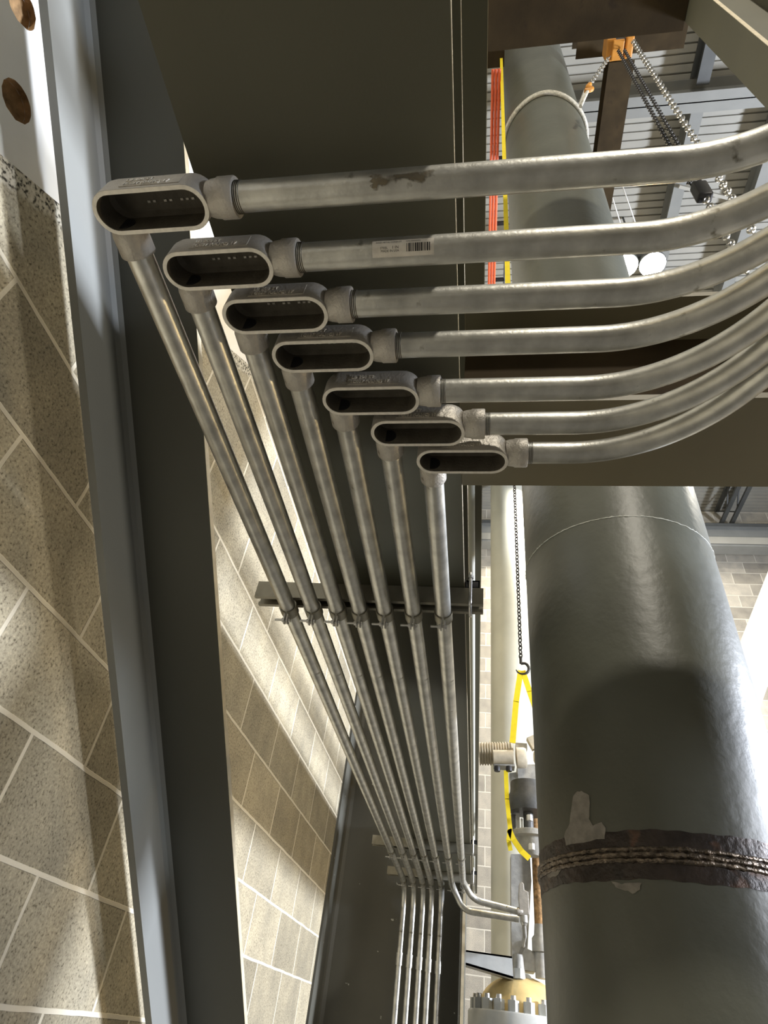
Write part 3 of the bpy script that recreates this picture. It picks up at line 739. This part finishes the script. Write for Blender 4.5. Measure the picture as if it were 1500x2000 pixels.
# horizontal beams in front of the far wall
ry = 7.55
za = at(1450, 1071, y=ry).z; zb_ = at(1450, 1027, y=ry).z
t = thing('wall_beam', 'horizontal grey steel beam in front of the far block wall', 'beam', (3, ry, za))
ibeam((-.1, ry + .05, za), (RX - .02, ry + .05, za), .20, zb_ - za, .03, .02).build('beam_body', 'roofsteel', t)
MB().box((-.1, ry - .052, za + .04), (RX - .02, ry - .05, za + .04 + (zb_ - za) * .3)).build('pale_strip', 'deck', t)
MB().box((-.1, ry - .055, zb_ - .06), (RX - .02, ry - .05, zb_)).build('top_edge', 'darksteel', t)
# pale duct slanting at the right edge
a_ = at(1458, 1330, y=5.2); b_ = at(1540, 1110, y=5.2)
o = MB().bar(a_ + (a_ - b_) * .35, b_, .28, .20, (0, 1, 0)).build('slanted_duct', 'flange'); tag(o, 'pale slanting steel member at the right edge beside the huge pipe', 'duct')

# ------------------------------------------------------------------ red pipes, cable tray, yellow strap, in the gap left of the pipe
for k, dx in enumerate((0, 1, 2)):
    p = at(961.5 + dx * 6.3, 200, z=5.0); q = at(954.5 + dx * 5.2, 540, z=5.0)
    o = MB().tube([(p.x, 1.146, 5.0), (p.x + (q.x - p.x) * .6, 4.3, 5.0)], .0105, 12).build('red_pipe', 'red')
    tag(o, 'thin red pipe in the narrow gap left of the huge pipe, ' + ['left', 'middle', 'right'][k] + ' of three', 'pipe', 'red pipes in the gap')
xt0 = at(948, 500, z=5.05).x; xt1 = at(986, 500, z=5.05).x
t = thing('cable_tray', 'black ladder tray above the thin red pipes', 'cable tray', ((xt0 + xt1) / 2, 3, 5.03))
for x_ in (xt0 + .08, xt1): MB().box((x_ - .006, 1.6, 5.03), (x_ + .006, 4.6, 5.09)).build('side_rail', 'darksteel', t)
for k in range(12): MB().box((xt0 + .08, 1.7 + k * .24, 5.03), (xt1, 1.73 + k * .24, 5.045)).build('rung', 'black', t)
p0 = at(983, 250, y=1.22); p1 = at(992, 560, y=1.22)
dq = (p0 - p1).normalized(); p0 = p0 + dq * ((5.598 - p0.z) / dq.z); p1 = p1 - dq * ((p1.z - 1.2) / dq.z)
o = MB().bar(p0, p1, .020, .004, (0, 1, 0)).build('yellow_strap', 'yellow'); tag(o, 'narrow yellow strap hanging along the left side of the huge pipe top', 'strap')

# ------------------------------------------------------------------ hook chain and yellow sling in the gap
gy = 4.6
a_ = at(1003.5, 940, y=gy); b_ = at(1017, 1285, y=gy); a_ = Vector((b_.x, gy, a_.z + 2))
o = chain(MB(), a_, b_, .0055, .036, .030).build('chain', 'darkchain'); tag(o, 'long dark chain hanging in the gap beside the pale far pipe', 'chain')
t = thing('lifting_hook', 'dark lifting hook holding the yellow sling', 'hook', b_)
hk = at(1020, 1303, y=gy)
MB().tube([b_ + Vector((0, 0, .01)), b_ + Vector((0, 0, -.05))], .012, 10).build('hook_shank', 'darkchain', t)
pth = [b_ + Vector((0, 0, -.05))] + [hk + Vector((.052 * math.sin(an), 0, -.01 + .052 * math.cos(an))) for an in [PI * .15 + q * PI * 1.25 / 10 for q in range(11)]]
MB().tube(pth, .011, 10, radii=[.012] * 6 + [.011, .010, .009, .008, .006, .004]).build('hook_bow', 'darkchain', t)
t = thing('yellow_sling', 'yellow webbing sling hanging from the dark hook around the valve', 'sling', hk)
def ribbon(pts, w, th=.006):
    P = [at(*p, y=yy) for p, yy in pts]; mb = MB()
    for a__, b__ in zip(P[:-1], P[1:]): mb.bar(a__, b__ + (b__ - a__).normalized() * .004, w, th, (0, 1, 0))
    return mb
ribbon([((1017, 1310), gy), ((1008, 1370), gy), ((1001, 1450), gy)], .044).build('web_leg', 'yellow', t)
ribbon([((1021, 1310), gy), ((1034, 1350), gy), ((1050, 1395), gy)], .044).build('web_leg', 'yellow', t)
ribbon([((988, 1505), gy), ((990, 1560), gy), ((997, 1625), gy)], .030).build('web_leg', 'yellow', t)
ribbon([((994, 1620), gy - .1), ((1003, 1640), gy - .1), ((1018, 1662), gy - .12), ((1033, 1676), gy - .12)], .036).build('web_leg', 'yellow', t)
ribbon([((996, 1618), gy - .1), ((993, 1640), gy - .1), ((997, 1660), gy - .08)], .028).build('web_leg', 'yellow', t)

# ------------------------------------------------------------------ control valve and actuator in the gap
vy = 4.7
def P_(px, py, yy=vy): return at(px, py, y=yy)
def pxm(n_, py, yy=vy): return (at(1000 + n_, py, y=yy) - at(1000, py, y=yy)).length
vt = thing('valve_actuator', 'beige grey threaded valve actuator with yoke, half hidden by the huge pipe', 'valve', P_(1040, 1600))
c0 = P_(936, 1472); c1 = P_(1003, 1472); r0 = pxm(22, 1472); ax = (c1 - c0)
L = ax.length; pr = []
k = 0.0
while k < L - .01:
    pr += [(k, r0 * 1.0), (k + .006, r0 * 1.0), (k + .010, r0 * .88), (k + .016, r0 * .88)]; k += L / 13
MB().lathe(c0, ax, pr, 32).build('threaded_stem', 'beige', vt)
yv = vy - .12
MB().lathe(P_(963, 1479, yv), P_(1008, 1479, yv) - P_(963, 1479, yv), [(0, .045), (.002, .05), (.145, .05), (.147, .045)], 24).build('motor_housing', 'beige', vt)
MB().box(P_(964, 1487, yv), P_(1006, 1497, yv) + Vector((0, .1, 0))).build('housing_base', 'valve', vt, bevel=.004)
for px in (971, 994): MB().lathe(P_(px, 1497, yv - .02), (0, 0, -1), [(0, .020), (.016, .023), (.034, .021)], 16).build('foot', 'black', vt)
MB().lathe(P_(1008, 1480, yv + .05), P_(1032, 1480, yv + .05) - P_(1008, 1480, yv + .05), [(0, .062), (.004, .072), (.06, .072), (.075, .064)], 28).build('collar', 'beige', vt)
MB().box(P_(1007, 1450), P_(1030, 1464) + Vector((0, .08, 0))).build('bracket', 'valve', vt, bevel=.004)
MB().bar(P_(1036, 1440), P_(1048, 1462), .07, .06, (0, 1, 0)).build('lug', 'beige', vt, bevel=.004)
MB().lathe(P_(1042, 1478), (1, 0, 0), [(0, .03), (.01, .05), (.03, .06), (.12, .06)], 20).build('hub', 'beige', vt)
MB().prism([P_(1010, 1493), P_(1052, 1493), P_(1056, 1550), P_(1024, 1545), P_(1012, 1520)], (0, .15, 0)).build('yoke_neck', 'valve', vt)
MB().prism([P_(995, 1510, vy + .02), P_(1008, 1508, vy + .02), P_(1022, 1545, vy + .02), P_(1000, 1548, vy + .02)], (0, .1, 0)).build('web_plate', 'flange', vt)
MB().lathe(P_(1032, 1588) , (0, 0, 1), [(0, .13), (.03, .14), (.10, .14), (.13, .125), (.20, .12)], 32).build('upper_case', 'darkvalve', vt)
MB().box(P_(998, 1590), P_(1008, 1615) + Vector((0, .1, 0))).build('yoke_post', 'darkvalve', vt)
MB().box(P_(1008, 1588), P_(1016, 1628) + Vector((0, .03, 0))).build('yoke_post', 'valve', vt)
MB().lathe(P_(1033, 1626), (0, 0, 1), [(0, .035), (.16, .035)], 16).build('stem', 'darkvalve', vt)
MB().box(P_(1017, 1598), P_(1022, 1622) + Vector((0, .02, 0))).build('gauge_plate', 'white', vt)
MB().box(P_(1052, 1600), P_(1062, 1623) + Vector((0, .02, 0))).build('red_tag', 'redtag', vt)
MB().lathe(P_(1034, 1592, vy - .15), (0, 0, -1), [(0, .02), (.035, .02)], 6, False).build('bolt_head', 'zinc', vt)
MB().lathe(P_(1038, 1640), (0, 0, 1), [(0, .12), (.005, .145), (.035, .145), (.04, .14), (.05, .11)], 32).build('lower_flange', 'valve', vt)
MB().lathe(P_(1038, 1648, vy - .13), (0, 0, -1), [(0, .02), (.035, .02)], 6, False).build('bolt_head', 'zinc', vt)
MB().lathe(P_(1040, 1672), (0, 0, 1), [(0, .05), (.03, .08), (.12, .12)], 28).build('bonnet', 'valve', vt)
# rusty stem behind
o = MB().lathe(P_(1057, 1850, 5.0), (0, 0, 1), [(0, .038), (.82, .038)], 20).build('rusty_rod', 'rusty'); tag(o, 'dark rusty upright rod tight against the huge pipe left side', 'rod')
o['_'] = 0; del o['_']
vb = thing('control_valve', 'grey cast valve body with bolts above the ochre dome', 'valve', P_(1030, 1880, 4.9))
q5 = 4.9
MB().prism([P_(1000, 1840, q5), P_(1024, 1836, q5), P_(1028, 1852, q5), P_(1050, 1862, q5), P_(1052, 1880, q5), P_(1046, 1898, q5), P_(1000, 1890, q5)], (0, .2, 0)).build('casting', 'valve', vb)
MB().prism([P_(998, 1668, q5 + .1), P_(1035, 1668, q5 + .1), P_(1038, 1720, q5 + .1), P_(1030, 1860, q5 + .1), P_(999, 1860, q5 + .1)], (0, .16, 0)).build('upright_casting', 'valve', vb)
MB().lathe(P_(1014, 1925, q5), (0, 0, 1), [(0, .05), (.10, .035), (.16, .03)], 20).build('neck', 'valve', vb)
MB().lathe(P_(1013, 1892, q5 - .04), (0, 0, -1), [(0, .032), (.05, .032)], 6, False).build('bolt_head', 'flange', vb)
MB().lathe(P_(1029, 1914, q5), (0, -1, 0), [(-.03, .032), (.0, .032)], 24).build('round_boss', 'flange', vb)
MB().lathe(P_(1058, 1860, q5), (0, 0, 1), [(0, .06), (.07, .06), (.09, .045), (.15, .04)], 24).build('stem_nut', 'valve', vb)
MB().lathe(P_(1060, 1912, q5), (0, 0, 1), [(0, .045), (.17, .045), (.2, .03)], 20).build('bonnet_bolt', 'valve', vb)
# ochre dome and bolted flange
ft = thing('bolted_flange', 'pale round flange with a ring of square bolts at the bottom edge', 'flange', P_(1010, 1985, 4.8))
fc = P_(1012, 1975, 4.85); FRr = .335
fc = Vector((fc.x + .03, 5.0, at(1000, 1976, y=4.7).z))
MB().lathe(fc + Vector((0, 0, -.20)), (0, 0, 1), [(0, FRr), (.19, FRr), (.20, FRr - .008)], 64).build('rim_ring', 'flange', ft)
nbolt = 20
for k in range(nbolt):
    a = 2 * PI * (k + .3) / nbolt; p = fc + Vector((math.cos(a) * (FRr - .045), math.sin(a) * (FRr - .045), 0))
    MB().lathe(p, (0, 0, 1), [(0, .034), (.055, .034)], 6, False).build('bolt', 'flange', ft)
    MB().lathe(p + Vector((0, 0, .055)), (0, 0, 1), [(0, .018), (.022, .016)], 12).build('stud_end', 'zinc', ft)
dm = MB().lathe(fc + Vector((0, 0, .001)), (0, 0, 1), [(0, .27)] + [(.20 * math.sin(a), .27 * math.cos(a)) for a in [PI / 2 * q / 10 for q in range(1, 11)]], 48).build('ochre_dome', 'ochre'); tag(dm, 'ochre yellow dome rising inside the bolted flange', 'dome')
# bracket arm from the column
ba = 4.75
o = MB().prism([P_(908, 1855, ba), P_(1000, 1868, ba), P_(1003, 1912, ba), P_(908, 1884, ba)], (0, .012, 0)).prism([P_(908, 1884, ba), P_(1003, 1912, ba), P_(1003, 1912, ba) + Vector((0, .16, 0)), P_(908, 1884, ba) + Vector((0, .16, 0))], (0, 0, .012)).prism([P_(908, 1855, ba), P_(1000, 1868, ba), P_(1000, 1868, ba) + Vector((0, .09, 0)), P_(908, 1855, ba) + Vector((0, .09, 0))], (0, 0, -.01)).build('bracket_arm', 'flange'); tag(o, 'pale steel bracket arm reaching right from the column edge to the valve', 'bracket')
# end fitting of the two conduits turning right
et = thing('conduit_body', 'upright elbow fitting closing the two conduits that turn right, beside the valve', 'conduit fitting', (.25, 4.06, .5))
ey = 4.03; ez = .60
MB().lathe((.222, ey, ez), (1, 0, 0), [(0, .0215), (.028, .0215), (.034, .017)], 24).build('hub', 'cast', et)
pA = at(1022, 1724, y=ey); pB = at(1024, 1788, y=ey)
MB().prism([at(1014, 1726, y=ey - .02), at(1019, 1722, y=ey - .02), at(1023, 1726, y=ey - .02), at(1024, 1738, y=ey - .02), at(1032, 1742, y=ey - .02), at(1034, 1787, y=ey - .02), at(1015, 1787, y=ey - .02), at(1013, 1750, y=ey - .02)], (0, .045, 0)).build('fitting_shell', 'cast', et, bevel=.003)
pC = at(1023, 1788, y=ey)
MB().lathe(pC + Vector((0, 0, .004)), (0, 0, -1), [(0, .020), (.036, .022), (.040, .018), (.05, .014)], 20).build('compression_nut', 'zinc', et)
fx = fillet([pC + Vector((0, 0, -.04)), at(1025, 1828, y=ey + .05), at(1022, 1842, y=4.8), at(1022, 1850, y=4.92)], .03, 6)
MB().tube(fx, .011, 12).build('flexible_tail', 'valve', et)

# ------------------------------------------------------------------ lamp between the conduits
lp = at(1248, 520, z=6.0)
lt = thing('high_bay_lamp', 'blazing twin lens high bay lamp seen between the second and third conduits', 'lamp', lp)
for s in (-1, 1):
    c_ = lp + Vector((s * .13, 0, 0))
    MB().lathe(c_ + Vector((0, 0, .02)), (0, 0, 1), [(0, .124), (.02, .13), (.10, .11), (.18, .05)], 32).build('housing', 'darksteel', lt)
    MB().lathe(c_, (0, 0, 1), [(0, .07), (.008, .11), (.02, .122), (.022, .122)], 32).build('lens', 'lens', lt)
MB().box(lp + Vector((-.12, -.02, .16)), lp + Vector((.12, .02, .22))).build('mounting_bar', 'darksteel', lt)
MB().tube([lp + Vector((0, 0, .2)), (lp.x, lp.y, ROOF + .01)], .01, 8).build('hanger', 'darksteel', lt)

for o in bpy.data.objects:
    if '_o' in o: del o['_o']
